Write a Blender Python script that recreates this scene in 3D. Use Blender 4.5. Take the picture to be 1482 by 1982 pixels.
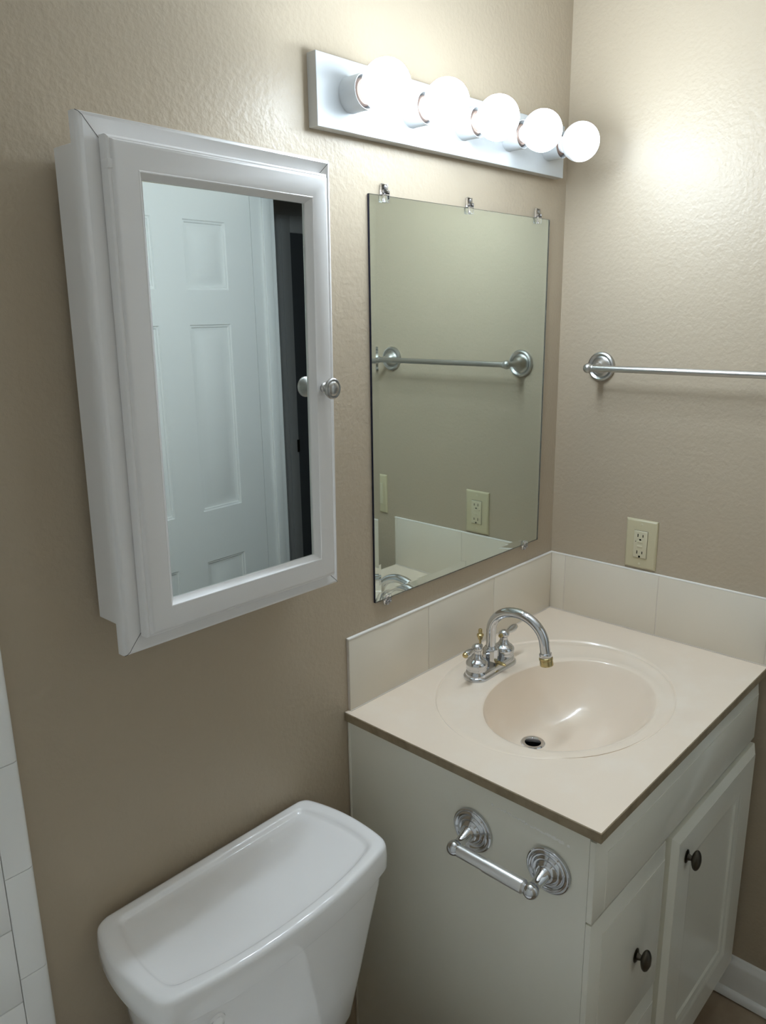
import bpy, bmesh, math
from mathutils import Vector, Matrix

# ---------------------------------------------------------------- clear
for o in list(bpy.data.objects):
    bpy.data.objects.remove(o, do_unlink=True)
scene = bpy.context.scene
COL = scene.collection

# ---------------------------------------------------------------- camera
cam_data = bpy.data.cameras.new('camera')
cam = bpy.data.objects.new('camera', cam_data)
COL.objects.link(cam)
cam_data.sensor_fit = 'VERTICAL'
cam_data.sensor_height = 36.0
cam_data.lens = 1499.65 / 1982.0 * 36.0
cam_data.clip_start = 0.02
R = ((0.6820220, 0.1919562, -0.7056903),
     (-0.7311842, 0.1596004, -0.6632476),
     (-0.0146860, 0.9683391, 0.2492063))
M4 = Matrix(((R[0][0], R[0][1], R[0][2], -1.74443),
             (R[1][0], R[1][1], R[1][2], -1.02664),
             (R[2][0], R[2][1], R[2][2], 1.67486),
             (0, 0, 0, 1)))
cam.matrix_world = M4
scene.camera = cam

# ---------------------------------------------------------------- light and exposure
BULB_FRONT, BULB_REAR = 126.0, 2.6
BULB_EACH = (1.8, 1.65, 1.05, 0.36, 0.12)     # the five lamps are not equally bright
BULB_COLOUR = (0.755, 0.885, 1.0)
world = bpy.data.worlds.new('world')
scene.world = world
world.use_nodes = True
world.node_tree.nodes['Background'].inputs[0].default_value = (0.5, 0.5, 0.5, 1)
world.node_tree.nodes['Background'].inputs[1].default_value = 0.02
scene.view_settings.view_transform = 'Standard'
scene.view_settings.look = 'None'
scene.view_settings.gamma = 1.0
scene.view_settings.use_curve_mapping = False
scene.view_settings.exposure = 0.0
scene.cycles.max_bounces = 16
scene.cycles.diffuse_bounces = 10
scene.cycles.glossy_bounces = 8
scene.cycles.transmission_bounces = 10
scene.cycles.sample_clamp_indirect = 6.0
scene.cycles.caustics_refractive = False

# ---------------------------------------------------------------- materials
def mat(name, color, rough=0.5, metal=0.0, spec=0.5, bump=None, var=None, coat=0.0, emit=None,
        trans=0.0, ior=1.45, rough_var=None):
    m = bpy.data.materials.new(name)
    m.use_nodes = True
    nt = m.node_tree
    b = nt.nodes['Principled BSDF']
    b.inputs['Base Color'].default_value = (*color, 1)
    b.inputs['Roughness'].default_value = rough
    b.inputs['Metallic'].default_value = metal
    b.inputs['Specular IOR Level'].default_value = spec
    b.inputs['IOR'].default_value = ior
    b.inputs['Coat Weight'].default_value = coat
    b.inputs['Coat Roughness'].default_value = 0.08
    b.inputs['Transmission Weight'].default_value = trans
    if emit:
        b.inputs['Emission Color'].default_value = (*emit[0], 1)
        b.inputs['Emission Strength'].default_value = emit[1]
    tc = None
    if bump or var or rough_var:
        tc = nt.nodes.new('ShaderNodeTexCoord')
    if bump:
        last = None
        for (scale, strength, dist, detail) in bump:
            n = nt.nodes.new('ShaderNodeTexNoise')
            n.inputs['Scale'].default_value = scale
            n.inputs['Detail'].default_value = detail
            nt.links.new(tc.outputs['Object'], n.inputs['Vector'])
            bp = nt.nodes.new('ShaderNodeBump')
            bp.inputs['Strength'].default_value = strength
            bp.inputs['Distance'].default_value = dist
            nt.links.new(n.outputs['Fac'], bp.inputs['Height'])
            if last:
                nt.links.new(last.outputs['Normal'], bp.inputs['Normal'])
            last = bp
        nt.links.new(last.outputs['Normal'], b.inputs['Normal'])
    if var:
        c2, scale, lo, hi = var
        n = nt.nodes.new('ShaderNodeTexNoise')
        n.inputs['Scale'].default_value = scale
        n.inputs['Detail'].default_value = 5
        nt.links.new(tc.outputs['Object'], n.inputs['Vector'])
        r = nt.nodes.new('ShaderNodeValToRGB')
        r.color_ramp.elements[0].position = lo
        r.color_ramp.elements[0].color = (*color, 1)
        r.color_ramp.elements[1].position = hi
        r.color_ramp.elements[1].color = (*c2, 1)
        nt.links.new(n.outputs['Fac'], r.inputs['Fac'])
        nt.links.new(r.outputs['Color'], b.inputs['Base Color'])
    if rough_var:
        lo, hi, scale = rough_var
        n = nt.nodes.new('ShaderNodeTexNoise')
        n.inputs['Scale'].default_value = scale
        nt.links.new(tc.outputs['Object'], n.inputs['Vector'])
        mr = nt.nodes.new('ShaderNodeMapRange')
        mr.inputs['To Min'].default_value = lo
        mr.inputs['To Max'].default_value = hi
        nt.links.new(n.outputs['Fac'], mr.inputs['Value'])
        nt.links.new(mr.outputs['Result'], b.inputs['Roughness'])
    return m

WALL_C = (0.43, 0.357, 0.264)
M_wall = mat('beige_wall_paint', WALL_C, 0.42, spec=0.4,
             bump=[(120, 0.42, 0.0022, 2.5), (38, 0.22, 0.004, 2)])
M_ceil = mat('ceiling_paint', (0.90, 0.89, 0.87), 0.8, bump=[(150, 0.3, 0.002, 3)])
M_floor = mat('tan_floor_tile', (0.30, 0.22, 0.15), 0.4, var=((0.42, 0.33, 0.23), 9, 0.35, 0.7),
              bump=[(60, 0.2, 0.001, 2)])
M_hall = mat('hall_paint', (0.48, 0.475, 0.46), 0.6)
M_white = mat('white_semigloss_paint', (0.84, 0.83, 0.80), 0.22, bump=[(230, 0.12, 0.0006, 2)])
M_trim = mat('white_trim_paint', (0.84, 0.83, 0.80), 0.3)
M_doorw = mat('white_door_paint', (0.86, 0.87, 0.85), 0.28, bump=[(160, 0.2, 0.0005, 4)])
M_vanity = mat('offwhite_vanity_paint', (0.80, 0.78, 0.685), 0.16, bump=[(260, 0.14, 0.0005, 2)])
M_cab = mat('white_cabinet_lacquer', (0.79, 0.775, 0.765), 0.33)
M_marble = mat('cultured_marble_cream', (0.86, 0.735, 0.60), 0.2, coat=0.35,
               var=((0.875, 0.765, 0.64), 13, 0.5, 0.72), rough_var=(0.16, 0.24, 25))
M_edge = mat('unpolished_marble_edge', (0.30, 0.235, 0.15), 0.6, var=((0.21, 0.16, 0.095), 40, 0.4, 0.7))
M_tile = mat('glossy_beige_tile', (0.71, 0.65, 0.545), 0.08, coat=0.2)
M_grout = mat('pale_grout', (0.66, 0.60, 0.53), 0.6)
M_tiletop = mat('white_caulk', (0.82, 0.79, 0.74), 0.4)
M_tub = mat('white_wall_tile', (0.90, 0.90, 0.88), 0.15)
M_tubgrout = mat('grey_grout', (0.58, 0.57, 0.54), 0.7)
M_porc = mat('white_porcelain', (0.93, 0.92, 0.915), 0.08, coat=0.4)
M_chrome = mat('chrome', (0.62, 0.63, 0.65), 0.07, 1.0)
M_satin = mat('satin_chrome_tube', (0.86, 0.86, 0.87), 0.28, 1.0)
M_nickel = mat('brushed_nickel', (0.50, 0.49, 0.47), 0.3, 1.0, bump=[(320, 0.1, 0.0004, 2)])
M_brass = mat('worn_brass', (0.55, 0.44, 0.22), 0.22, 1.0)
M_bronze = mat('dark_bronze', (0.10, 0.088, 0.07), 0.34, 1.0)
M_black = mat('black_hole', (0.004, 0.004, 0.004), 0.9, spec=0.0)
M_ivory = mat('ivory_plastic', (0.53, 0.475, 0.315), 0.3)
M_ivory2 = mat('pale_ivory_plastic', (0.58, 0.53, 0.375), 0.3)
M_mirror = mat('mirror_silver', (0.86, 0.88, 0.87), 0.0, 1.0)
M_cabmirror = mat('cabinet_mirror_silver', (0.72, 0.765, 0.74), 0.0, 1.0)
M_glass = mat('clear_mirror_glass', (0.93, 0.97, 0.945), 0.0, trans=1.0, ior=1.5)
M_glassedge = mat('dark_glass_edge', (0.012, 0.014, 0.03), 0.15)
M_clear = mat('clear_plastic', (0.97, 0.97, 1.0), 0.05, trans=1.0, ior=1.45)
M_screw = mat('steel_screw', (0.45, 0.45, 0.47), 0.3, 1.0)
M_fixture = mat('white_enamel', (0.55, 0.57, 0.58), 0.2, bump=[(70, 0.15, 0.001, 3)])
M_fixside = mat('aged_enamel', (0.52, 0.51, 0.48), 0.4)
# LED globes throw most of their light forward: the glass grows dimmer towards the base
def bulb_glass(k):
    m = mat('lit_bulb_glass', (0.9, 0.9, 0.9), 0.3, emit=(BULB_COLOUR, BULB_FRONT * k))
    nt = m.node_tree
    tc = nt.nodes.new('ShaderNodeTexCoord')
    sx = nt.nodes.new('ShaderNodeSeparateXYZ')
    mr = nt.nodes.new('ShaderNodeMapRange')
    mr.interpolation_type = 'SMOOTHSTEP'
    mr.inputs['From Min'].default_value = -0.52
    mr.inputs['From Max'].default_value = 0.33
    mr.inputs['To Min'].default_value = BULB_FRONT * k
    mr.inputs['To Max'].default_value = BULB_REAR * k
    nt.links.new(tc.outputs['Normal'], sx.inputs['Vector'])
    nt.links.new(sx.outputs['Y'], mr.inputs['Value'])
    nt.links.new(mr.outputs['Result'], nt.nodes['Principled BSDF'].inputs['Emission Strength'])
    return m
M_bulbcol = mat('copper_bulb_collar', (0.30, 0.215, 0.175), 0.4, 0.7)
M_gasket = mat('dark_gap', (0.05, 0.05, 0.05), 0.7)
M_caulk = mat('old_caulk', (0.5, 0.47, 0.4), 0.6)

# ---------------------------------------------------------------- mesh helpers
def finish(bm, angle=38):
    bmesh.ops.recalc_face_normals(bm, faces=bm.faces[:])
    lim = math.radians(angle)
    for f in bm.faces:
        f.smooth = True
    for e in bm.edges:
        if len(e.link_faces) == 2:
            e.smooth = e.calc_face_angle(0) < lim
        else:
            e.smooth = True

def obj(name, bm, material, parent=None, angle=38, weld=True):
    """Link one mesh. Geometry is given in the room's coordinates and moved into its parent's frame."""
    if weld:
        bmesh.ops.remove_doubles(bm, verts=bm.verts[:], dist=1e-6)
    finish(bm, angle)
    off = Vector((0, 0, 0))
    p = parent
    while p is not None:
        off += p.location
        p = p.parent
    if parent is None:
        lo = Vector((min(v.co.x for v in bm.verts), min(v.co.y for v in bm.verts), min(v.co.z for v in bm.verts)))
        hi = Vector((max(v.co.x for v in bm.verts), max(v.co.y for v in bm.verts), max(v.co.z for v in bm.verts)))
        off = Vector(((lo.x + hi.x) / 2, (lo.y + hi.y) / 2, lo.z))
    for v in bm.verts:
        v.co -= off
    me = bpy.data.meshes.new(name)
    bm.to_mesh(me)
    bm.free()
    mats = material if isinstance(material, (list, tuple)) else [material]
    for m in mats:
        me.materials.append(m)
    o = bpy.data.objects.new(name, me)
    COL.objects.link(o)
    if parent is not None:
        o.parent = parent
    else:
        o.location = off
    return o

def tag(o, label, cat, group=None):
    o['label'] = label
    o['category'] = cat
    if group:
        o['group'] = group
    return o

def thing(name, label, cat, loc, group=None):
    o = bpy.data.objects.new(name, None)
    COL.objects.link(o)
    o.location = loc
    o.empty_display_size = 0.05
    return tag(o, label, cat, group)

def struct(name, bm, m, label=None, cat=None, angle=38):
    o = obj(name, bm, m, None, angle)
    o['kind'] = 'structure'
    if label:
        o['label'] = label
    if cat:
        o['category'] = cat
    return o

def box(bm, a, b, bev=0.0, seg=2, mi=0):
    x0, x1 = sorted((a[0], b[0])); y0, y1 = sorted((a[1], b[1])); z0, z1 = sorted((a[2], b[2]))
    vs = [bm.verts.new(p) for p in ((x0, y0, z0), (x1, y0, z0), (x1, y1, z0), (x0, y1, z0),
                                     (x0, y0, z1), (x1, y0, z1), (x1, y1, z1), (x0, y1, z1))]
    fs = [bm.faces.new([vs[i] for i in q]) for q in
          ((3, 2, 1, 0), (4, 5, 6, 7), (0, 1, 5, 4), (1, 2, 6, 5), (2, 3, 7, 6), (3, 0, 4, 7))]
    for f in fs:
        f.material_index = mi
    if bev > 0:
        es = list({e for f in fs for e in f.edges})
        bmesh.ops.bevel(bm, geom=es, offset=bev, segments=seg, profile=0.5, affect='EDGES', material=mi)

def quad(bm, pts, mi=0):
    f = bm.faces.new([bm.verts.new(p) for p in pts])
    f.material_index = mi
    return f

def basis(axis):
    a = Vector(axis).normalized()
    t = Vector((0, 0, 1)) if abs(a.z) < 0.9 else Vector((1, 0, 0))
    u = t.cross(a).normalized()
    v = a.cross(u)
    return a, u, v

def lathe(bm, origin, axis, prof, n=40, su=1.0, sv=1.0, cap0=True, cap1=True, mi=0):
    """prof: (distance along the axis, radius)"""
    o = Vector(origin)
    a, u, v = basis(axis)
    rings = []
    for (h, r) in prof:
        if r < 1e-6:
            rings.append([bm.verts.new(o + a * h)])
        else:
            rings.append([bm.verts.new(o + a * h + u * (r * su * math.cos(2 * math.pi * k / n))
                                       + v * (r * sv * math.sin(2 * math.pi * k / n))) for k in range(n)])
    bridge(bm, rings, mi, cap0, cap1)

def bridge(bm, rings, mi=0, cap0=True, cap1=True):
    for A, B in zip(rings[:-1], rings[1:]):
        if len(A) == 1 and len(B) == 1:
            continue
        n = max(len(A), len(B))
        for k in range(n):
            k2 = (k + 1) % n
            if len(A) == 1:
                f = bm.faces.new((A[0], B[k], B[k2]))
            elif len(B) == 1:
                f = bm.faces.new((A[k], B[0], A[k2]))
            else:
                f = bm.faces.new((A[k], B[k], B[k2], A[k2]))
            f.material_index = mi
    if cap0 and len(rings[0]) > 2:
        bm.faces.new(rings[0][::-1]).material_index = mi
    if cap1 and len(rings[-1]) > 2:
        bm.faces.new(rings[-1]).material_index = mi

def loft(bm, curves, cap0=True, cap1=True, mi=0):
    rings = [[bm.verts.new(p) for p in c] for c in curves]
    bridge(bm, rings, mi, cap0, cap1)

def tube(bm, pts, radii, n=24, cap=True, mi=0):
    pts = [Vector(p) for p in pts]
    if not isinstance(radii, (list, tuple)):
        radii = [radii] * len(pts)
    rings = []
    up = None
    for i, p in enumerate(pts):
        t = (pts[min(i + 1, len(pts) - 1)] - pts[max(i - 1, 0)]).normalized()
        if up is None:
            w = Vector((0, 0, 1)) if abs(t.z) < 0.9 else Vector((1, 0, 0))
            up = (w - t * w.dot(t)).normalized()
        else:
            up = (up - t * up.dot(t)).normalized()
        s = t.cross(up)
        rings.append([bm.verts.new(p + up * (radii[i] * math.cos(2 * math.pi * k / n))
                                   + s * (radii[i] * math.sin(2 * math.pi * k / n))) for k in range(n)])
    bridge(bm, rings, mi, cap, cap)

def frame(bm, x0, x1, z0, z1, prof, fill=False, close=True, axis='y', mi=0):
    """mitred frame: prof = (inset, depth) from the outside in; axis y: rectangle in x,z; axis x: rectangle in y,z"""
    rings = []
    for (d, h) in prof:
        c = ((x0 + d, z0 + d), (x1 - d, z0 + d), (x1 - d, z1 - d), (x0 + d, z1 - d))
        if axis == 'y':
            rings.append([bm.verts.new((p[0], h, p[1])) for p in c])
        else:
            rings.append([bm.verts.new((h, p[0], p[1])) for p in c])
    bridge(bm, rings, mi, False, fill)
    if close and not fill:
        A, B = rings[-1], rings[0]
        for k in range(4):
            k2 = (k + 1) % 4
            bm.faces.new((A[k], B[k], B[k2], A[k2])).material_index = mi
    return rings

def smooth_closed(pts, sub=6):
    """Catmull-Rom through closed 2-D points"""
    out = []
    n = len(pts)
    for i in range(n):
        p0, p1, p2, p3 = pts[i - 1], pts[i], pts[(i + 1) % n], pts[(i + 2) % n]
        for s in range(sub):
            t = s / sub
            out.append(tuple(0.5 * ((2 * p1[j]) + (-p0[j] + p2[j]) * t + (2 * p0[j] - 5 * p1[j] + 4 * p2[j] - p3[j]) * t * t
                                    + (-p0[j] + 3 * p1[j] - 3 * p2[j] + p3[j]) * t ** 3) for j in (0, 1)))
    return out

def panel_face(bm, xs, zs, panels, prof, y, out=-1, mi=0):
    """front of a door at depth y facing out*y: flat stiles and rails, profiled rings inside each panel cell"""
    for i in range(len(xs) - 1):
        for k in range(len(zs) - 1):
            x0, x1, z0, z1 = xs[i], xs[i + 1], zs[k], zs[k + 1]
            if (i, k) in panels:
                rings = []
                for (d, h) in prof:
                    rings.append([bm.verts.new((px, y - out * h, pz)) for px, pz in
                                  ((x0 + d, z0 + d), (x1 - d, z0 + d), (x1 - d, z1 - d), (x0 + d, z1 - d))])
                bridge(bm, rings, mi, False, True)
            else:
                quad(bm, ((x0, y, z0), (x1, y, z0), (x1, y, z1), (x0, y, z1)), mi)

# ================================================================= ROOM SHELL
ZCEIL = 2.44
YF = -1.42          # front wall
XL = -2.25          # left wall
TH = 0.10
D0, D1 = -1.318, -0.70   # doorway in the right wall
DH = 2.075

bm = bmesh.new(); box(bm, (XL - TH, 0, 0), (TH, TH, ZCEIL)); struct('wall_back', bm, M_wall)
bm = bmesh.new()
box(bm, (0, D1, 0), (TH, 0, ZCEIL)); box(bm, (0, D0, DH), (TH, D1, ZCEIL)); box(bm, (0, YF, 0), (TH, D0, ZCEIL))
struct('wall_right', bm, M_wall)
bm = bmesh.new(); box(bm, (XL - TH, YF - TH, 0), (TH, YF, ZCEIL)); struct('wall_front', bm, M_wall)
bm = bmesh.new(); box(bm, (XL - TH, YF, 0), (XL, 0, ZCEIL)); struct('wall_left', bm, M_tub)
bm = bmesh.new(); box(bm, (XL - TH, -2.1, ZCEIL), (1.5, TH, ZCEIL + 0.05)); struct('ceiling', bm, M_ceil)

# floor of square tan tiles with grout
bm = bmesh.new()
box(bm, (XL - TH, -2.1, -0.06), (1.5, TH, -0.004), mi=1)
ts = 0.305
for i in range(-8, 6):
    for j in range(-8, 2):
        x0 = -0.19 + i * ts; y0 = -0.42 + j * ts
        xa, xb = max(x0, XL - TH), min(x0 + ts - 0.006, 1.5)
        ya, yb = max(y0, -2.1), min(y0 + ts - 0.006, TH)
        if xb - xa > 0.01 and yb - ya > 0.01:
            box(bm, (xa, ya, -0.006), (xb, yb, 0.0), 0.0015, 1)
struct('floor', bm, [M_floor, M_tubgrout])

# hall beyond the doorway
bm = bmesh.new(); box(bm, (TH, -2.1, 0), (1.5, -1.95, ZCEIL)); struct('wall_hall', bm, M_hall)
bm = bmesh.new(); box(bm, (1.4, -1.95, 0), (1.5, TH, ZCEIL)); struct('wall_hall_far', bm, M_hall)
bm = bmesh.new(); box(bm, (TH, 0, 0), (1.4, TH, ZCEIL)); struct('wall_hall_end', bm, M_hall)
bm = bmesh.new(); box(bm, (0.0, -1.95, 0), (TH, YF - TH, ZCEIL)); struct('wall_hall_near', bm, M_hall)

# baseboards
def baseboard(name, y0, y1):
    bm = bmesh.new()
    prof = [(0.0, 0.004), (-0.024, 0.004), (-0.024, 0.010), (-0.0215, 0.018), (-0.017, 0.0225), (-0.012, 0.024),
            (-0.0115, 0.092), (-0.010, 0.099), (-0.0065, 0.103), (-0.005, 0.110), (-0.003, 0.113), (0.0, 0.114)]
    loft(bm, [[(p[0], y0, p[1]) for p in prof], [(p[0], y1, p[1]) for p in prof]])
    return struct(name, bm, M_trim)
baseboard('baseboard_right', -0.664, -0.02)

# door lining, stop and leaf
bm = bmesh.new()
box(bm, (-0.002, D0, 0), (TH + 0.002, D0 + 0.018, DH))
box(bm, (-0.002, D1 - 0.018, 0), (TH + 0.002, D1, DH))
box(bm, (-0.002, D0, DH - 0.018), (TH + 0.002, D1, DH))
for (ya, yb) in ((D0 + 0.018, D0 + 0.028), (D1 - 0.028, D1 - 0.018)):
    box(bm, (0.045, ya, 0), (0.078, yb, DH - 0.018), 0.002)
box(bm, (-0.012, D1 - 0.005, 0), (0, D1 + 0.034, DH + 0.035), 0.004)
struct('trim_1', bm, M_doorw)

DT = -1.30
bm = bmesh.new()
lx = [-0.665, -0.548, -0.385, -0.272, -0.110, -0.004]
lz = [0.012, 0.21, 0.866, 1.042, 1.646, 1.752, 1.960, 2.05]
pn = {(i, k) for i in (1, 3) for k in (1, 3, 5)}
panel_face(bm, lx, lz, pn, [(0, 0), (0.003, 0.0035), (0.0075, 0.004), (0.010, 0.0075), (0.017, 0.0085), (0.020, 0.0085),
                            (0.046, 0.0015), (0.048, 0.001)], DT, out=1)
for (a, b) in (((-0.665, DT - 0.035, 0.012), (-0.004, DT - 0.034, 2.05)),):
    box(bm, a, b)
quad(bm, ((-0.665, DT, 0.012), (-0.665, DT - 0.035, 0.012), (-0.665, DT - 0.035, 2.05), (-0.665, DT, 2.05)))
quad(bm, ((-0.004, DT, 0.012), (-0.004, DT - 0.035, 0.012), (-0.004, DT - 0.035, 2.05), (-0.004, DT, 2.05)))
quad(bm, ((-0.665, DT, 2.05), (-0.665, DT - 0.035, 2.05), (-0.004, DT - 0.035, 2.05), (-0.004, DT, 2.05)))
quad(bm, ((-0.665, DT, 0.012), (-0.665, DT - 0.035, 0.012), (-0.004, DT - 0.035, 0.012), (-0.004, DT, 0.012)))
struct('door_1', bm, M_doorw)

# hall door frame seen dark in the cabinet mirror
bm = bmesh.new()
HX0, HX1, HZ = 0.775, 1.30, 2.03
box(bm, (HX0 - 0.075, -1.95, 0), (HX0, -1.932, HZ + 0.075), 0.004)
box(bm, (HX0 - 0.060, -1.932, 0), (HX0 - 0.020, -1.926, HZ + 0.055), 0.002)
box(bm, (HX0, -1.95, HZ), (HX1, -1.932, HZ + 0.075), 0.004)
box(bm, (HX1, -1.95, 0), (HX1 + 0.075, -1.932, HZ + 0.075), 0.004)
struct('trim_2', bm, M_hall)
bm = bmesh.new(); box(bm, (HX0, -1.949, 0.01), (HX1, -1.942, HZ))  # dark sheet filling the frame: the unlit opening's shade is put into its colour
opening_sheet = struct('hall_opening_sheet', bm, mat('unlit_opening_dark', (0.09, 0.095, 0.10), 0.5))
bm = bmesh.new(); box(bm, (HX0 - 0.014, -1.930, 1.03), (HX0 - 0.0005, -1.9255, 1.09), 0.001)
obj('strike_plate', bm, M_bronze, opening_sheet)

# white tile surround at the left end of the back wall
bm = bmesh.new()
TX, TY, TZ = -1.400, -0.012, 2.02
box(bm, (XL, -0.006, 0.0), (TX - 0.003, -0.0005, TZ), mi=1)
zs = [0.5826 + 0.1685 * i for i in range(-4, 10)]
for z in zs:
    za, zb = max(z, 0.0), min(z + 0.1672, TZ)
    if zb - za < 0.01: continue
    # bullnose trim tile with a rounded outer edge
    prof = [(TX - 0.0415, -0.001), (TX - 0.0415, TY + 0.001), (TX - 0.0405, TY), (TX - 0.009, TY), (TX - 0.0045, TY + 0.0016),
            (TX - 0.0016, TY + 0.0045), (TX, TY + 0.009), (TX, -0.0005)]
    loft(bm, [[(p[0], p[1], za) for p in prof], [(p[0], p[1], zb) for p in prof]])
for c in range(0, 7):
    x1 = TX - 0.0428 - c * 0.123
    x0 = max(x1 - 0.1217, XL)
    if x1 - x0 < 0.01: continue
    for r in range(-6, 12):
        za = 0.7135 + r * 0.1245
        zb = za + 0.1232
        za = max(za, 0); zb = min(zb, TZ)
        if zb - za > 0.01:
            box(bm, (x0, TY, za), (x1, -0.001, zb), 0.0012, 2)
struct('trim_3', bm, [M_tub, M_tubgrout], 'white glazed wall tile with bullnose edge left of the toilet', 'wall tile')

# tub along the left wall, below the picture
bm = bmesh.new()
def rrect(x0, x1, y0, y1, z, r, n=6):
    out = []
    for (cx, cy, a0) in ((x1 - r, y1 - r, 0), (x0 + r, y1 - r, 90), (x0 + r, y0 + r, 180), (x1 - r, y0 + r, 270)):
        for k in range(n + 1):
            t = math.radians(a0 + 90 * k / n)
            out.append((cx + r * math.cos(t), cy + r * math.sin(t), z))
    return out
loft(bm, [rrect(XL + 0.002, -1.452, YF + 0.012, -0.014, 0.0, 0.004), rrect(XL + 0.002, -1.452, YF + 0.012, -0.014, 0.40, 0.004),
          rrect(XL + 0.008, -1.460, YF + 0.018, -0.020, 0.41, 0.008), rrect(XL + 0.06, -1.53, YF + 0.08, -0.08, 0.412, 0.10),
          rrect(XL + 0.075, -1.545, YF + 0.095, -0.095, 0.40, 0.11), rrect(XL + 0.12, -1.60, YF + 0.20, -0.14, 0.10, 0.12),
          rrect(XL + 0.18, -1.66, YF + 0.28, -0.20, 0.07, 0.10)], False, True)
struct('tub', bm, M_porc)
bm = bmesh.new(); box(bm, (XL, YF, 0.4), (TX, YF + 0.012, TZ)); struct('trim_4', bm, M_tub)

# ================================================================= BACKSPLASH TILES
ZC = 0.8975           # countertop
ZT = 1.0545           # splash top
TT = 0.007
def splash(name, cuts, along, end_face, label):
    bm = bmesh.new()
    g = 0.0011
    lo, hi = min(cuts), max(cuts)
    def bx(a0, a1, d0, d1, z0, z1, bev, mi):
        if along == 'x':
            box(bm, (a0, d0, z0), (a1, d1, z1), bev, 2, mi)
        else:
            box(bm, (d0, a0, z0), (d1, a1, z1), bev, 2, mi)
    bx(lo + 0.0008, hi - 0.0008, -TT + 0.0012, -0.0003, ZC + 0.0005, ZT - 0.004, 0, 1)
    for a, b in zip(cuts[:-1], cuts[1:]):
        bx(a + g, b - g, -TT, -0.0004, ZC + 0.001, ZT - 0.0025, 0.0009, 0)
    # bead of caulk along the top and the foot
    bx(lo, hi, -TT - 0.0006, -0.0002, ZT - 0.0036, ZT, 0.0012, 2)
    bx(lo + 0.001, hi - 0.001, -TT - 0.0022, -0.0004, ZC + 0.0002, ZC + 0.0016, 0.0005, 1)
    return tag(obj(name, bm, [M_tile, M_grout, M_tiletop]), label, 'backsplash')
splash('tile_backsplash', [-0.7643, -0.5182, -0.2708, -TT], 'x', None,
       'glossy beige tile backsplash on the wall behind the faucet')
splash('tile_backsplash', [-0.564, -0.5545, -0.3005, -0.0475, -0.0005], 'y', None,
       'glossy beige tile backsplash under the power outlet')

# ================================================================= VANITY CABINET
VX0, VX1 = -0.765, -0.022
VYB, VYF = -0.002, -0.541     # carcass back and front
SF = -0.562                   # slab fronts
van = thing('vanity_cabinet', 'off-white vanity cabinet below the cream sink top', 'cabinet', ((VX0 + VX1) / 2, -0.28, 0))
bm = bmesh.new()
ztop = 0.8795
# carcass as panels: two sides notched for the toe kick, front frame, floor, back, toe board
for (xa, xb) in ((VX0, VX0 + 0.016), (VX1 - 0.016, VX1)):
    side = [(VYB, 0.0), (VYF + 0.075, 0.0), (VYF + 0.075, 0.105), (VYF, 0.105), (VYF, ztop), (VYB, ztop)]
    loft(bm, [[(xa, p[0], p[1]) for p in side], [(xb, p[0], p[1]) for p in side]])
box(bm, (VX0 + 0.016, VYF, 0.105), (VX1 - 0.016, VYF + 0.019, ztop))
box(bm, (VX0 + 0.016, VYF + 0.019, 0.105), (VX1 - 0.016, VYB, 0.121))
box(bm, (VX0 + 0.016, VYB - 0.008, 0.121), (VX1 - 0.016, VYB, ztop))
box(bm, (VX0 + 0.016, VYF + 0.075, 0.0), (VX1 - 0.016, VYF + 0.087, 0.105))
carc = obj('carcass', bm, M_vanity, van, weld=False)
# filler bead where the side meets the wall
bm = bmesh.new(); box(bm, (VX0 - 0.0025, -0.006, 0.0), (VX0 + 0.002, -0.001, ztop - 0.002), 0.001)
obj('caulk_bead', bm, M_vanity, van)

def slab(bm, x0, x1, z0, z1, yb, yf, bw=0.023, bd=0.010, mi=0):
    frame(bm, x0, x1, z0, z1, [(0, yb), (0, yf + bd + 0.001), (0.0012, yf + bd), (bw - 0.0012, yf + 0.0012), (bw - 0.0008, yf + 0.0003), (bw, yf)], fill=True, mi=mi)
    quad(bm, ((x0, yb, z0), (x1, yb, z0), (x1, yb, z1), (x0, yb, z1)), mi)
bm = bmesh.new(); slab(bm, VX0, VX1, 0.7165, 0.868, VYF - 0.0006, SF); obj('false_front', bm, M_vanity, van)

def knob(name, base, parent):
    bm = bmesh.new()
    b = Vector(base)
    lathe(bm, b, (0, -1, 0), [(0, 0.0), (0, 0.0125), (0.0012, 0.0128), (0.0025, 0.0105), (0.0032, 0.0068), (0.009, 0.0048), (0.012, 0.0052)],
          28, 0.85, 1.15, cap1=False)
    h = []
    for k in range(13):
        t = math.pi * k / 12
        h.append((0.019 - 0.0085 * math.cos(t), 0.0175 * math.sin(t) if 0 < k < 12 else 0.0))
    lathe(bm, b, (0, -1, 0), h, 28, 0.78, 1.25)
    return obj(name, bm, M_bronze, parent)

for (z0, z1, kz) in ((0.3935, 0.7125, 0.549), (0.112, 0.3905, 0.25)):
    bm = bmesh.new(); slab(bm, VX0, -0.482, z0, z1, VYF - 0.0006, SF)
    d = obj('drawer', bm, M_vanity, van)
    knob('knob', (-0.604, SF, kz), d)
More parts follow.
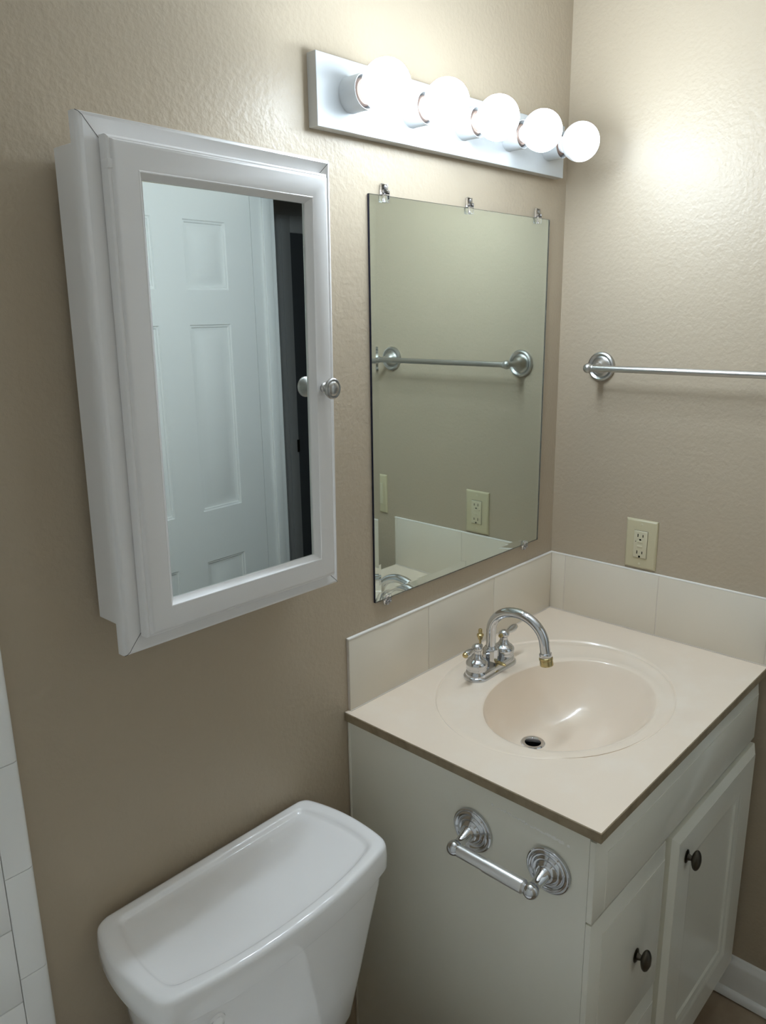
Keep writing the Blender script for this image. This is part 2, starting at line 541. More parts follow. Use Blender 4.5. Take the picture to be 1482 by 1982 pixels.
# door with a recessed panel
DX0, DX1, DZ0, DZ1, DF = -0.470, -0.022, 0.112, 0.7125, -0.568
bm = bmesh.new()
frame(bm, DX0, DX1, DZ0, DZ1, [(0, VYF - 0.0006), (0, DF + 0.010), (0.0012, DF + 0.009), (0.0162, DF + 0.0012), (0.0165, DF + 0.0003), (0.018, DF)], close=False)
xs = [DX0 + 0.018, DX0 + 0.078, DX1 - 0.078, DX1 - 0.018]
zs_ = [DZ0 + 0.018, DZ0 + 0.078, DZ1 - 0.078, DZ1 - 0.018]
panel_face(bm, xs, zs_, {(1, 1)}, [(0, 0), (0.005, 0.0006), (0.009, 0.0035), (0.012, 0.0042), (0.022, 0.0055), (0.0255, 0.0095), (0.030, 0.0100)], DF, out=-1)
quad(bm, ((DX0, VYF - 0.0006, DZ0), (DX1, VYF - 0.0006, DZ0), (DX1, VYF - 0.0006, DZ1), (DX0, VYF - 0.0006, DZ1)))
vdoor = obj('door', bm, M_vanity, van)
knob('knob', (-0.414, DF, 0.648), vdoor)

# ================================================================= COUNTERTOP WITH INTEGRAL OVAL BOWL
CX0, CX1, CYB, CYF, CT = -0.775, -0.0005, -0.0008, -0.564, 0.018
N = 160
bcx, bcy, ba, bb = -0.430, -0.3115, 0.212, 0.1565
rcx, rcy, ra, rb = -0.415, -0.2680, 0.280, 0.2330
dcx, dcy, dz = -0.437, -0.232, 0.128
top = thing('sink_countertop', 'cream cultured marble vanity top with an oval sink bowl', 'countertop', (-0.3877, -0.2824, ZC - CT))
def ell(cx, cy, a, b, z, n=N):
    return [(cx + a * math.cos(2 * math.pi * k / n), cy + b * math.sin(2 * math.pi * k / n), z) for k in range(n)]
curves = []
dr = 0.024
steps = 26
for i in range(steps + 1):
    s = i / steps
    ease = s ** 0.9
    cx = dcx + (bcx - dcx) * ease
    cy = dcy + (bcy - dcy) * ease
    a = dr + (ba - dr) * s
    b = dr + (bb - dr) * s
    z = ZC - 0.004 - (dz - 0.004) * (1 - s ** 2.7)
    curves.append(ell(cx, cy, a, b, z))
# soft rolled lip, shallow land, raised ring, top
for (da, h) in ((0.0018, -0.0022), (0.0045, -0.0012), (0.010, -0.0006), (0.019, -0.0010), (0.024, -0.0016)):
    curves.append(ell(bcx, bcy, ba + da, bb + da, ZC + h))
for t in (0.35, 0.7):
    curves.append(ell(bcx + (rcx - bcx) * t, bcy + (rcy - bcy) * t, ba + 0.024 + (ra - 0.006 - ba - 0.024) * t,
                      bb + 0.024 + (rb - 0.006 - bb - 0.024) * t, ZC - 0.0020))
for (da, h) in ((-0.006, -0.0021), (-0.0035, -0.0030), (-0.0015, -0.0010), (0.0, 0.0002), (0.0025, 0.0004), (0.005, 0.0)):
    curves.append(ell(rcx, rcy, ra + da, rb + da, ZC + h))
# outer rectangle: rays from the ring centre, with corners snapped
def ray_rect(x0, x1, y0, y1):
    out = []
    for k in range(N):
        t = 2 * math.pi * k / N
        c, s = math.cos(t) * ra, math.sin(t) * rb
        m = 1e9
        if c > 1e-9: m = min(m, (x1 - rcx) / c)
        if c < -1e-9: m = min(m, (x0 - rcx) / c)
        if s > 1e-9: m = min(m, (y1 - rcy) / s)
        if s < -1e-9: m = min(m, (y0 - rcy) / s)
        out.append([rcx + c * m, rcy + s * m])
    for cx, cy in ((x0, y0), (x1, y0), (x1, y1), (x0, y1)):
        k = min(range(N), key=lambda q: (out[q][0] - cx) ** 2 + (out[q][1] - cy) ** 2)
        out[k] = [cx, cy]
    return out
rect = ray_rect(CX0 + 0.0015, CX1, CYF + 0.0015, CYB)
curves.append([(p[0], p[1], ZC) for p in rect])
bm = bmesh.new()
loft(bm, curves, cap0=False, cap1=False)
outer = ray_rect(CX0, CX1, CYF, CYB)
loft(bm, [[(p[0], p[1], ZC) for p in rect], [(p[0], p[1], ZC - 0.0012) for p in outer],
          [(p[0], p[1], ZC - CT) for p in outer]], cap0=False, cap1=False, mi=1)
# underside ring around the bowl
loft(bm, [[(p[0], p[1], ZC - CT) for p in outer], ell(bcx, bcy, ba + 0.012, bb + 0.012, ZC - CT)], False, False, 1)
obj('counter_slab', bm, [M_marble, M_edge], top, angle=25)
# chrome drain flange and dark hole
bm = bmesh.new()
zd = ZC - dz
lathe(bm, (dcx, dcy, zd - 0.006), (0, 0, 1), [(0.0, 0.0262), (0.0065, 0.0262), (0.0085, 0.0245), (0.0090, 0.021), (0.0075, 0.0175), (0.004, 0.0165), (-0.03, 0.016)],
      40, cap0=False, cap1=False)
dr_o = obj('drain_flange', bm, M_chrome, top)
bm = bmesh.new(); lathe(bm, (dcx, dcy, zd - 0.020), (0, 0, 1), [(0, 0.0), (0.0, 0.0161)], 32, cap0=False, cap1=False)
obj('drain_hole', bm, M_black, dr_o)

# ================================================================= FAUCET
FX, FY = -0.420, -0.105
fa = thing('faucet', 'chrome two-handle faucet with brass tips on the sink top', 'faucet', (FX, FY, ZC))
def stadium(hl, hw, z, n=20):
    c = []
    for k in range(n + 1):
        t = -math.pi / 2 + math.pi * k / n
        c.append((FX + hl - hw + hw * math.cos(t), FY + hw * math.sin(t), z))
    for k in range(n + 1):
        t = math.pi / 2 + math.pi * k / n
        c.append((FX - hl + hw + hw * math.cos(t), FY + hw * math.sin(t), z))
    return c
bm = bmesh.new()
z0 = ZC - 0.0018
loft(bm, [stadium(0.0805, 0.0285, z0), stadium(0.0805, 0.0285, z0 + 0.005), stadium(0.079, 0.027, z0 + 0.0075),
          stadium(0.0765, 0.0245, z0 + 0.0085), stadium(0.0755, 0.0235, z0 + 0.016), stadium(0.073, 0.021, z0 + 0.0195), stadium(0.066, 0.014, z0 + 0.0205)])
obj('base_plate', bm, M_chrome, fa)
zb = z0 + 0.0195
for sgn in (-1, 1):
    hx = FX + sgn * 0.051
    bm = bmesh.new()
    lathe(bm, (hx, FY, zb), (0, 0, 1), [(0, 0.0225), (0.003, 0.0235), (0.005, 0.0228), (0.008, 0.0238), (0.013, 0.0245), (0.018, 0.0235), (0.0225, 0.0195),
                                        (0.0245, 0.0150), (0.0255, 0.0138), (0.027, 0.0142), (0.029, 0.0125), (0.034, 0.0098), (0.039, 0.0085),
                                        (0.043, 0.0088), (0.0445, 0.0108), (0.048, 0.0122), (0.052, 0.0122), (0.056, 0.0098), (0.059, 0.0055), (0.060, 0.0)], 36)
    h = obj('handle', bm, M_chrome, fa)
    bm = bmesh.new()
    zc = zb + 0.050
    d = Vector((sgn * 0.985, -0.10 if sgn < 0 else 0.06, 0.02)).normalized()
    p = Vector((hx, FY, zc))
    prof = [(0.008, 0.0062), (0.014, 0.0050), (0.020, 0.0058), (0.028, 0.0078), (0.038, 0.0088), (0.046, 0.0080), (0.049, 0.0068)]
    lathe(bm, p, d, prof, 24)
    obj('lever', bm, M_chrome, h)
    bm = bmesh.new()
    lathe(bm, p, d, [(0.0488, 0.0064), (0.0515, 0.0060), (0.054, 0.0042), (0.055, 0.0)], 24)
    o = obj('lever_tip', bm, M_brass, h); o['label'] = 'brass lever tip'
    bm = bmesh.new()
    lathe(bm, p, -d, [(0.009, 0.0045), (0.015, 0.0050), (0.0175, 0.0042), (0.019, 0.0)], 20)
    o = obj('button', bm, M_brass if sgn > 0 else M_chrome, h)
# spout: collar, gooseneck tube, brass aerator
bm = bmesh.new()
lathe(bm, (FX, FY, zb - 0.001), (0, 0, 1), [(0, 0.0170), (0.004, 0.0178), (0.012, 0.0182), (0.028, 0.0178), (0.033, 0.0168), (0.0355, 0.0145), (0.038, 0.0135), (0.0395, 0.0122)], 12)
obj('collar', bm, M_chrome, fa, angle=25)
bm = bmesh.new(); lathe(bm, (FX + 0.003, FY - 0.0205, zb - 0.0005), (0, 0, 1), [(0, 0.0115), (0.0035, 0.0115), (0.0042, 0.0105)], 24, 1.6, 0.45)
o = obj('gasket', bm, M_brass, fa); o['label'] = 'brass ring at the spout foot'
path, rad = [], []
for z in (0.950, 0.962, 0.976, 0.990):
    path.append((FX, FY, z))
ac_y, ac_z, ar_y, ar_z = FY - 0.068, 0.990, 0.068, 0.0575
for k in range(1, 25):
    t = math.pi * k / 24 * 0.985
    path.append((FX, ac_y + ar_y * math.cos(t), ac_z + ar_z * math.sin(t)))
path.append((FX, FY - 0.1385, 0.980))
path.append((FX, FY - 0.1395, 0.972))
bm = bmesh.new(); tube(bm, path, 0.0108, 28); obj('spout', bm, M_chrome, fa)
e = Vector(path[-1]); ed = (Vector(path[-1]) - Vector(path[-3])).normalized()
bm = bmesh.new(); lathe(bm, e - ed * 0.006, ed, [(0, 0.0112), (0.001, 0.0130), (0.008, 0.0136), (0.010, 0.0128)], 28)
obj('spout_ring', bm, M_chrome, fa)
bm = bmesh.new(); lathe(bm, e + ed * 0.0035, ed, [(0, 0.0132), (0.001, 0.0145), (0.005, 0.0148), (0.0065, 0.0136), (0.0075, 0.0138), (0.0175, 0.0142), (0.019, 0.0130), (0.0185, 0.0105), (0.010, 0.0100)], 28, cap1=True)
o = obj('aerator', bm, M_brass, fa); o['label'] = 'brass aerator at the spout mouth'
bm = bmesh.new()
lathe(bm, (FX, FY + 0.029, zb - 0.002), (0, 0, 1), [(0, 0.0028), (0.047, 0.0028), (0.0475, 0.005), (0.051, 0.0055), (0.055, 0.0078), (0.059, 0.0078), (0.061, 0.0052), (0.063, 0.0042),
                                                     (0.067, 0.0048), (0.0715, 0.0040), (0.0735, 0.0)], 24)
o = obj('lift_rod', bm, M_brass, fa); o['label'] = 'brass pop-up rod with a finial'

# ================================================================= TOILET PAPER HOLDER
tp = thing('toilet_paper_holder', 'empty chrome toilet paper holder on the vanity side', 'toilet paper holder', (VX0, -0.394, 0.778))
TPX, TPZ = VX0, 0.778
BALLX, BALLZ = TPX - 0.056, 0.7715
for (yy) in (-0.3165, -0.4715):
    bm = bmesh.new()
    lathe(bm, (TPX, yy, TPZ), (-1, 0, 0), [(0.0003, 0.0405), (0.003, 0.0414), (0.0055, 0.0406), (0.0066, 0.0388), (0.0060, 0.0372), (0.0062, 0.0364), (0.0085, 0.0352), (0.0096, 0.0335), (0.0088, 0.0316), (0.0070, 0.0300), (0.0068, 0.0285), (0.0090, 0.0268),
                                           (0.0112, 0.0245), (0.0110, 0.0225), (0.0100, 0.0212), (0.0128, 0.0190), (0.0160, 0.0172), (0.0172, 0.0150), (0.0168, 0.0132), (0.019, 0.0122), (0.022, 0.0105)], 48)
    obj('rosette', bm, M_chrome, tp)
    bm = bmesh.new()
    pts = [(TPX - 0.020 - 0.032 * t, yy, TPZ - (TPZ - BALLZ) * t) for t in [i / 8 for i in range(9)]]
    tube(bm, pts, [0.0118, 0.0110, 0.0103, 0.0097, 0.0092, 0.0089, 0.0089, 0.0094, 0.0096], 24)
    s = []
    for k in range(13):
        t = math.pi * k / 12
        s.append((-0.0135 * math.cos(t), 0.0135 * math.sin(t) if 0 < k < 12 else 0))
    lathe(bm, (BALLX, yy, BALLZ), (0, 1, 0), s, 28)
    obj('post', bm, M_chrome, tp, weld=False)
bm = bmesh.new()
ym = -0.384
lathe(bm, (BALLX, -0.3265, BALLZ), (0, -1, 0), [(0, 0.0075), (0.001, 0.0108), (0.0545, 0.0108), (0.0555, 0.0100)], 32)
r1 = obj('roller_sleeve', bm, M_satin, tp)
bm = bmesh.new()
lathe(bm, (BALLX, -0.3815, BALLZ), (0, -1, 0), [(0, 0.0100), (0.0005, 0.0120), (0.076, 0.0120), (0.0775, 0.0105), (0.080, 0.0078)], 32)
obj('roller', bm, M_satin, tp)
# filled screw marks and scraped paint where an older holder hung
bm = bmesh.new()
import random
rnd = random.Random(4)
for (yy, zz, r) in ((-0.356, 0.8465, 0.0028), (-0.5045, 0.8395, 0.003)):
    lathe(bm, (VX0, yy, zz), (-1, 0, 0), [(0.0001, r), (0.0008, r * 0.7), (0.0010, 0)], 12)
for k in range(46):
    t = k / 45
    yy = -0.366 - 0.128 * t; zz = 0.8455 - 0.0055 * t + rnd.uniform(-0.0016, 0.0016)
    w = 0.0014 + 0.0018 * t
    lathe(bm, (VX0, yy, zz), (-1, rnd.uniform(-.2, .2), rnd.uniform(-.2, .2)), [(0.0001, w), (0.0005, w * 0.6), (0.0006, 0)], 8, 1.0, rnd.uniform(0.5, 1.3))
o = obj('paint_scrape', bm, mat('scraped_paint', (0.86, 0.85, 0.8), 0.3), van, weld=False)
o['label'] = 'pale scraped line in the side paint'

# ================================================================= TOWEL BAR
tb = thing('towel_bar', 'brushed nickel towel bar on the right wall above the outlet', 'towel bar', (0, -0.344, 1.5417))
for yy, sg in ((-0.118, 1), (-0.5712, -1)):
    bm = bmesh.new()
    lathe(bm, (0, yy, 1.5417), (-1, 0, 0), [(0.0003, 0.0345), (0.004, 0.0350), (0.008, 0.0335), (0.0095, 0.0300), (0.0080, 0.0268), (0.0065, 0.0245), (0.0075, 0.0215), (0.012, 0.0185), (0.018, 0.0160), (0.022, 0.0125), (0.024, 0.0110)], 48)
    obj('rosette', bm, M_nickel, tb)
    bm = bmesh.new()
    pts = [(-0.022 - 0.040 * i / 8, yy, 1.5417) for i in range(9)]
    tube(bm, pts, [0.0120, 0.0104, 0.0088, 0.0076, 0.0068, 0.0064, 0.0066, 0.0072, 0.0080], 24)
    s = [(-0.0115 * math.cos(math.pi * k / 12), 0.0115 * math.sin(math.pi * k / 12) if 0 < k < 12 else 0) for k in range(13)]
    lathe(bm, (-0.068, yy, 1.5417), (0, 1, 0), s, 28)
    lathe(bm, (-0.068, yy - sg * 0.008, 1.5417), (0, -sg, 0), [(0, 0.0080), (0.004, 0.0088), (0.006, 0.0080)], 24)
    obj('post', bm, M_nickel, tb, weld=False)
bm = bmesh.new()
tube(bm, [(-0.068, -0.130, 1.5417), (-0.068, -0.559, 1.5417)], 0.0074, 24)
obj('bar', bm, M_nickel, tb)

# ================================================================= OUTLET AND SWITCH PLATE
def wall_plate(name, yc, zc, w, h, label, cat):
    t = thing(name, label, cat, (0, yc, zc))
    bm = bmesh.new()
    frame(bm, yc - w / 2, yc + w / 2, zc - h / 2, zc + h / 2, [(0, -0.0003), (0, -0.0022), (0.0012, -0.0042), (0.0045, -0.0062), (0.006, -0.0064)], fill=True, axis='x')
    obj('cover_plate', bm, M_ivory, t)
    return t
OYC, OZC = -0.2487, 1.1207
ot = wall_plate('power_outlet', OYC, OZC, 0.0795, 0.1226, 'ivory power outlet on the right wall above the tiles', 'outlet')
bm = bmesh.new()
frame(bm, OYC - 0.0175, OYC + 0.0175, OZC - 0.0342, OZC + 0.0342, [(0, -0.0060), (0, -0.0066), (0.0008, -0.0066)], fill=True, axis='x')
obj('opening_gap', bm, M_gasket, ot)
bm = bmesh.new()
frame(bm, OYC - 0.0168, OYC + 0.0168, OZC - 0.0335, OZC + 0.0335, [(0, -0.0060), (0, -0.0085), (0.0008, -0.0094), (0.002, -0.0097)], fill=True, axis='x')
rc = obj('receptacle', bm, M_ivory2, ot)
for dzc in (0.0225, -0.0195):
    for (dy, hh) in ((0.0064, 0.0040), (-0.0064, 0.0033)):
        bm = bmesh.new()
        box(bm, (-0.00985, OYC + dy - 0.0011, OZC + dzc - hh), (-0.0096, OYC + dy + 0.0011, OZC + dzc + hh))
        obj('blade_slot', bm, M_black, rc)
    bm = bmesh.new()
    lathe(bm, (-0.0096, OYC, OZC + dzc - 0.0105), (-1, 0, 0), [(0, 0.0027), (0.00025, 0.0027)], 16)
    obj('ground_hole', bm, M_black, rc)
bm = bmesh.new()
for (za, zb2) in ((0.0045, 0.0105), (-0.0075, -0.0015)):
    frame(bm, OYC - 0.0068, OYC + 0.0068, OZC + za, OZC + zb2, [(0, -0.0097), (0, -0.0106), (0.0006, -0.0110)], fill=True, axis='x')
obj('test_button', bm, M_ivory2, rc, weld=False)
bm = bmesh.new()
lathe(bm, (-0.0096, OYC + 0.0112, OZC + 0.0068), (-1, 0, 0), [(0, 0.0011), (0.0003, 0.0011)], 12)
obj('indicator_light', bm, M_black, rc)
for zz in (OZC + 0.0495, OZC - 0.0495):
    bm = bmesh.new()
    lathe(bm, (-0.0062, OYC, zz), (-1, 0, 0), [(0, 0.0032), (0.0007, 0.0030), (0.0011, 0.0018), (0.0011, 0)], 20)
    obj('screw', bm, M_ivory2, ot)
sw = wall_plate('light_switch', -0.629, 1.1207, 0.060, 0.1226, 'ivory switch plate beside the doorway, seen in the unframed mirror', 'switch')
bm = bmesh.new()
frame(bm, -0.6458, -0.6122, 1.1207 - 0.0335, 1.1207 + 0.0335, [(0, -0.0060), (0, -0.0080), (0.0008, -0.0088), (0.002, -0.0090)], fill=True, axis='x')
obj('rocker', bm, M_ivory2, sw)

# ================================================================= VANITY LIGHT BAR
BX0, BX1, BZ0, BZ1, BD = -0.8144, -0.0524, 1.9685, 2.0783, 0.0215
vl = thing('vanity_light', 'white light bar with five lit globe bulbs above the unframed mirror', 'light fixture', ((BX0 + BX1) / 2, 0, BZ0))
bm = bmesh.new()
frame(bm, BX0, BX1, BZ0, BZ1, [(0, -0.0004), (0, -BD + 0.0006), (0.0006, -BD)], fill=True)
for f in bm.faces:
    c = f.calc_center_median()
    if c.y > -BD + 0.001:
        f.material_index = 1
obj('backplate', bm, [M_fixture, M_fixside], vl)
bulb_x = [-0.738 + i * 0.1542 for i in range(5)]
BZ = 2.0255
for bx_, lum in zip(bulb_x, BULB_EACH):
    bm = bmesh.new()
    lathe(bm, (bx_, -BD, BZ), (0, -1, 0), [(0.0002, 0.0283), (0.001, 0.0278), (0.0365, 0.0278), (0.0372, 0.0274), (0.0365, 0.0262), (0.004, 0.0258)], 40, cap0=True, cap1=True)
    obj('socket_cup', bm, M_fixture, vl)
    bm = bmesh.new()
    lathe(bm, (bx_, -BD, BZ), (0, -1, 0), [(0.0045, 0.0215), (0.030, 0.0215), (0.034, 0.0190), (0.034, 0.0150)], 32, cap0=False)
    obj('lamp_holder', bm, M_bulbcol, vl)
    prof = [(0.030, 0.0135), (0.0345, 0.0140), (0.0375, 0.0165)]
    rs, cyy = 0.0400, 0.0805
    a0 = math.asin(0.0175 / rs)
    for k in range(25):
        t = a0 + (math.pi - a0) * k / 24
        prof.append((cyy - rs * math.cos(t), rs * math.sin(t) if k < 24 else 0.0))
    bm = bmesh.new()
    lathe(bm, (bx_, -BD, BZ), (0, -1, 0), prof, 48, cap0=True)
    obj('light_bulb', bm, bulb_glass(lum), vl)

# ================================================================= FRAMELESS MIRROR AND CLIPS
MX0, MX1, MZ0, MZ1 = -0.6828, -0.0764, 1.1045, 1.8795
MROLL = 0.0035
mir = thing('wall_mirror', 'large unframed mirror on clips beside the wall corner', 'mirror', ((MX0 + MX1) / 2, 0, (MZ0 + MZ1) / 2))
mir.rotation_euler = (0, MROLL, 0)
bm = bmesh.new()
frame(bm, MX0 + 0.0004, MX1 - 0.0004, MZ0 + 0.0004, MZ1 - 0.0004, [(0, -0.0010), (0.0, -0.0012)], fill=True)
obj('silver_backing', bm, M_mirror, mir)
bm = bmesh.new()
frame(bm, MX0 + 0.0004, MX1 - 0.0004, MZ0 + 0.0004, MZ1 - 0.0004, [(0.0, -0.0016), (0.0, -0.0054), (0.0165, -0.0063)], fill=True)
quad(bm, ((MX0 + 0.0004, -0.0016, MZ0 + 0.0004), (MX1 - 0.0004, -0.0016, MZ0 + 0.0004), (MX1 - 0.0004, -0.0016, MZ1 - 0.0004), (MX0 + 0.0004, -0.0016, MZ1 - 0.0004)))
obj('bevelled_glass', bm, M_glass, mir, angle=0.5)
bm = bmesh.new()
frame(bm, MX0, MX1, MZ0, MZ1, [(0.0004, -0.0008), (0, -0.0008), (0, -0.0052), (0.0004, -0.0052)], fill=False)
obj('glass_edge', bm, M_glassedge, mir)

clip_proto = None
def clip(x, z, up, label):
    """clear clip: a plate on the wall with a screw and a lip over the mirror edge"""
    t = thing('mirror_clip', label, 'mirror clip', (x, 0, z), 'clear clips holding the unframed mirror')
    s = 1 if up else -1
    bm = bmesh.new()
    def b(xa, xb, ya, yb, za, zb, bev=0.001):
        box(bm, (x + xa, ya, z + s * za), (x + xb, yb, z + s * zb), bev, 2)
    if up:
        b(-0.0085, 0.0085, -0.0060, -0.0006, 0.0012, 0.0200, 0.0012)
        b(-0.0085, 0.0085, -0.0100, -0.0068, -0.0125, 0.0050, 0.0012)
        b(-0.0085, 0.0085, -0.0100, -0.0055, 0.0012, 0.0090, 0.0012)
    else:
        b(-0.0075, 0.0075, -0.0060, -0.0006, 0.0012, 0.0125, 0.0012)
        b(-0.0075, 0.0075, -0.0100, -0.0068, -0.0100, 0.0040, 0.0012)
        b(-0.0075, 0.0075, -0.0100, -0.0055, 0.0012, 0.0080, 0.0012)
    obj('clip_body', bm, M_clear, t, weld=False)
    bm = bmesh.new()
    zz = z + s * (0.0135 if up else 0.0095)
    lathe(bm, (x, -0.0061, zz), (0, -1, 0), [(0, 0.0036), (0.0010, 0.0034), (0.0018, 0.0020), (0.0020, 0)], 16)
    obj('screw', bm, M_screw, t)
mtop, mbot = MZ1, MZ0
cxm = (MX0 + MX1) / 2
for x, lab in ((-0.6400, 'clear plastic clip on the mirror top edge, nearest the medicine cabinet'),
               (-0.3850, 'clear plastic clip at the middle of the mirror top edge'),
               (-0.1265, 'clear plastic clip on the mirror top edge, nearest the wall corner')):
    clip(x, mtop - MROLL * (x - cxm) + 0.0003, True, lab)
for x, lab in ((-0.6480, 'clear plastic clip on the mirror bottom edge, nearest the toilet'),
               (-0.1380, 'clear plastic clip on the mirror bottom edge, nearest the wall corner')):
    clip(x, mbot - MROLL * (x - cxm) - 0.0003, False, lab)

# ================================================================= MEDICINE CABINET
mc = thing('medicine_cabinet', 'white mirrored medicine cabinet on the wall above the toilet', 'cabinet', (-0.95, 0, 1.4975))
bm = bmesh.new()
KX0, KX1, KZ0, KZ1 = -1.261, -0.873, 1.2527, 1.8755
YO = -0.0035
box(bm, (KX0, YO - 0.072, KZ0), (KX1, YO + 0.0035, KZ1), 0.0008, 1)
obj('box', bm, M_cab, mc)
FX0, FX1, FZ0, FZ1 = -1.2773, -0.8685, 1.2225, 1.9030
bm = bmesh.new()
yb, yf = YO - 0.0715, YO - 0.0915
frame(bm, FX0, FX1, FZ0, FZ1, [(0, yb), (0.0, yf + 0.010), (0.0006, yf + 0.0055), (0.0025, yf + 0.0018), (0.006, yf), (0.010, yf + 0.0012), (0.022, yf + 0.0035), (0.030, yf + 0.0045),
                               (0.050, yf + 0.0045), (0.050, yb)], close=True)
obj('frame', bm, M_cab, mc)
for (cx, cz, sx, sz) in ((FX0, FZ1, 1, -1), (FX0, FZ0, 1, 1), (FX1, FZ0, -1, 1), (FX1, FZ1, -1, -1)):
    bm = bmesh.new()
    tube(bm, [(cx + sx * d, h - 0.0001, cz + sz * d) for d, h in ((0.0006, yf + 0.0055), (0.0025, yf + 0.0018), (0.006, yf), (0.010, yf + 0.0012), (0.022, yf + 0.0035), (0.030, yf + 0.0045))], 0.00035, 8)
    o = obj('mitre_joint', bm, M_gasket, mc)
    o['label'] = 'dark hairline mitre joint'
# door
GX0, GX1, GZ0, GZ1 = -1.2515, -0.8905, 1.2459, 1.8785
yd0, yd1 = YO - 0.0885, YO - 0.1115
bm = bmesh.new()
frame(bm, GX0, GX1, GZ0, GZ1, [(0.002, yd0), (0.0, yd0 - 0.001), (0.0, yd1 + 0.0105), (0.0008, yd1 + 0.008), (0.003, yd1 + 0.0065), (0.0045, yd1 + 0.0065), (0.0055, yd1 + 0.0030), (0.0075, yd1 + 0.0008),
                               (0.0100, yd1), (0.0365, yd1), (0.0372, yd1 - 0.0005), (0.0385, yd1), (0.0395, yd1 + 0.0015), (0.043, yd1 + 0.0060), (0.0455, yd1 + 0.0085), (0.0458, yd0)], close=True)
dk = obj('door', bm, M_cab, mc, angle=30)
bm = bmesh.new()
quad(bm, ((GX0 + 0.044, yd1 + 0.011, GZ0 + 0.044), (GX1 - 0.044, yd1 + 0.011, GZ0 + 0.044), (GX1 - 0.044, yd1 + 0.011, GZ1 - 0.044), (GX0 + 0.044, yd1 + 0.011, GZ1 - 0.044)))
obj('mirror_panel', bm, M_cabmirror, dk)
bm = bmesh.new()
lathe(bm, (GX1 - 0.0235, yd1 - 0.0003, 1.562), (0, -1, 0), [(0, 0.0075), (0.002, 0.0080), (0.004, 0.0062), (0.010, 0.0058), (0.013, 0.0085), (0.016, 0.0150), (0.0185, 0.0165), (0.021, 0.0162), (0.0225, 0.0145),
                                                     (0.0225, 0.0125), (0.0215, 0.0118), (0.0225, 0.0108), (0.0245, 0.0085), (0.0252, 0.0045), (0.0254, 0)], 36)
obj('knob', bm, M_nickel, dk)
bm = bmesh.new()
box(bm, (GX0 - 0.0006, yd1 + 0.004, GZ1 - 0.038), (GX0 + 0.0055, yd0 - 0.002, GZ1 - 0.027), 0.0015)
obj('bumper', bm, M_cab, dk)
mc.rotation_euler = (0, 0.0137, 0.0255)
mc.location = (-0.95, -0.0048, 1.4975)

# ================================================================= TOILET
toi = thing('toilet', 'white porcelain toilet with a tray-topped tank against the wall', 'toilet', (-1.114, -0.30, 0))
half_o = [(0.0, -0.0135), (0.10, -0.0135), (0.185, -0.0137), (0.203, -0.0152), (0.214, -0.022), (0.220, -0.035), (0.2275, -0.062), (0.2335, -0.095), (0.2360, -0.130),
          (0.2352, -0.165), (0.2318, -0.198), (0.2275, -0.213), (0.2180, -0.2235), (0.200, -0.2300), (0.150, -0.2410), (0.080, -0.2505), (0.0, -0.2535)]
half_i = [(0.0, -0.0370), (0.08, -0.0370), (0.165, -0.0372), (0.179, -0.0385), (0.186, -0.044), (0.190, -0.054), (0.1955, -0.074), (0.2010, -0.104), (0.2040, -0.132),
          (0.2045, -0.158), (0.2025, -0.183), (0.1985, -0.196), (0.1900, -0.2050), (0.175, -0.2105), (0.130, -0.2215), (0.070, -0.2290), (0.0, -0.2315)]
TXC = -1.114
def full(h):
    pts = [(p[0], p[1]) for p in h]
    pts += [(-p[0], p[1]) for p in h[-2:0:-1]]
    return smooth_closed(pts, 5)
OUT, INN = full(half_o), full(half_i)
def mix(a, b, t): return [(p[0] + (q[0] - p[0]) * t, p[1] + (q[1] - p[1]) * t) for p, q in zip(a, b)]
def at(c, z, s=1.0, sy=None, yc=-0.125):
    sy = s if sy is None else sy
    return [(TXC + p[0] * s, yc + (p[1] - yc) * sy, z) for p in c]
bm = bmesh.new()
zt = 0.7755
loft(bm, [at(OUT, 0.727, 0.985, 0.975), at(OUT, 0.7265, 1.002, 1.002), at(OUT, 0.729, 1.007, 1.008), at(OUT, 0.750, 1.006, 1.006), at(OUT, 0.7655, 1.0, 1.0), at(OUT, 0.7705, 0.994, 0.992),
          at(mix(OUT, INN, 0.16), 0.7745), at(mix(OUT, INN, 0.34), zt), at(mix(OUT, INN, 0.70), zt), at(mix(OUT, INN, 0.85), zt - 0.0008), at(mix(OUT, INN, 0.95), zt - 0.0030),
          at(mix(OUT, INN, 1.08), zt - 0.0062), at(INN, zt - 0.0072, 0.965, 0.955), at(INN, zt - 0.0072, 0.85, 0.80), at(INN, zt - 0.0072, 0.5, 0.4)])
obj('tank_lid', bm, M_porc, toi, angle=60)
bm = bmesh.new()
TANK = [(p[0] * 0.955, -0.022 + (p[1] + 0.0135) * 0.955) for p in OUT]
def tk(z, sx, sy): return [(TXC + p[0] * sx, -0.022 + (p[1] + 0.022) * sy, z) for p in TANK]
loft(bm, [tk(0.385, 0.70, 0.70), tk(0.390, 0.74, 0.74), tk(0.42, 0.785, 0.785), tk(0.52, 0.85, 0.86), tk(0.62, 0.915, 0.93), tk(0.70, 0.975, 0.985), tk(0.7275, 0.99, 0.995)])
obj('tank', bm, M_porc, toi, angle=60)
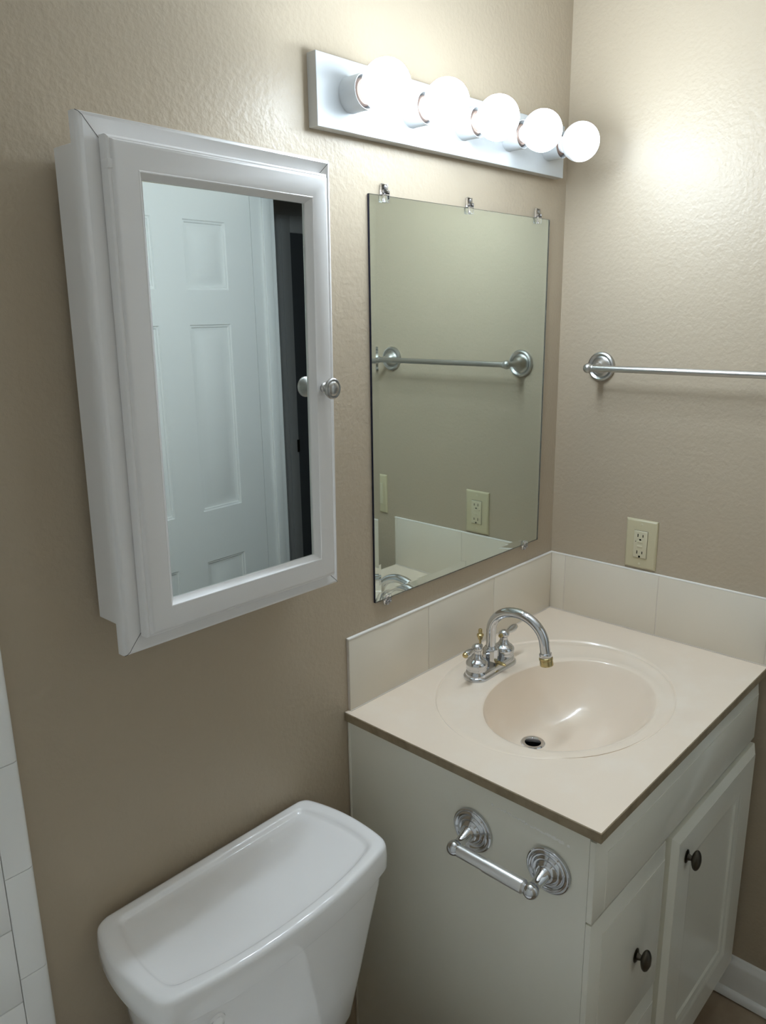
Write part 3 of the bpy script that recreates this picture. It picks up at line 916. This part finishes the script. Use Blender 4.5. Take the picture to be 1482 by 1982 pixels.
# flush lever on the tank front
bm = bmesh.new()
hy = -0.2335
lathe(bm, (-1.262, hy + 0.012, 0.699), (0, -1, 0), [(0, 0.0155), (0.006, 0.0155), (0.010, 0.0125), (0.018, 0.0095)], 24)
tube(bm, [(-1.262, hy - 0.004, 0.699), (-1.275, hy - 0.012, 0.698), (-1.292, hy - 0.016, 0.702), (-1.302, hy - 0.018, 0.711), (-1.309, hy - 0.018, 0.722)], [0.008, 0.008, 0.0075, 0.0068, 0.0045], 16)
obj('flush_lever', bm, M_porc, toi, weld=False)
# bowl, seat and lid below the picture
def oval(cy, a, bf, bk, z, n=48):
    out = []
    for k in range(n):
        t = 2 * math.pi * k / n
        y = math.sin(t)
        out.append((TXC + a * math.cos(t), cy + (bk if y > 0 else bf) * y, z))
    return out
bm = bmesh.new()
loft(bm, [oval(-0.40, 0.105, 0.20, 0.17, 0.0), oval(-0.40, 0.105, 0.20, 0.17, 0.02), oval(-0.38, 0.085, 0.17, 0.18, 0.08), oval(-0.38, 0.09, 0.19, 0.20, 0.18), oval(-0.42, 0.14, 0.24, 0.24, 0.28),
          oval(-0.44, 0.178, 0.27, 0.26, 0.36), oval(-0.44, 0.182, 0.275, 0.29, 0.385), oval(-0.44, 0.178, 0.27, 0.285, 0.391)])
box(bm, (TXC - 0.15, -0.20, 0.36), (TXC + 0.15, -0.03, 0.388), 0.008)
obj('bowl', bm, M_porc, toi, angle=60, weld=False)
bm = bmesh.new()
loft(bm, [oval(-0.45, 0.183, 0.27, 0.21, 0.3915), oval(-0.45, 0.186, 0.273, 0.212, 0.400), oval(-0.45, 0.183, 0.27, 0.21, 0.4115)])
obj('seat', bm, M_porc, toi, angle=50)
bm = bmesh.new()
loft(bm, [oval(-0.45, 0.183, 0.27, 0.21, 0.412), oval(-0.45, 0.186, 0.273, 0.212, 0.418), oval(-0.45, 0.180, 0.268, 0.208, 0.427), oval(-0.45, 0.12, 0.2, 0.14, 0.431)])
obj('seat_lid', bm, M_porc, toi, angle=50)
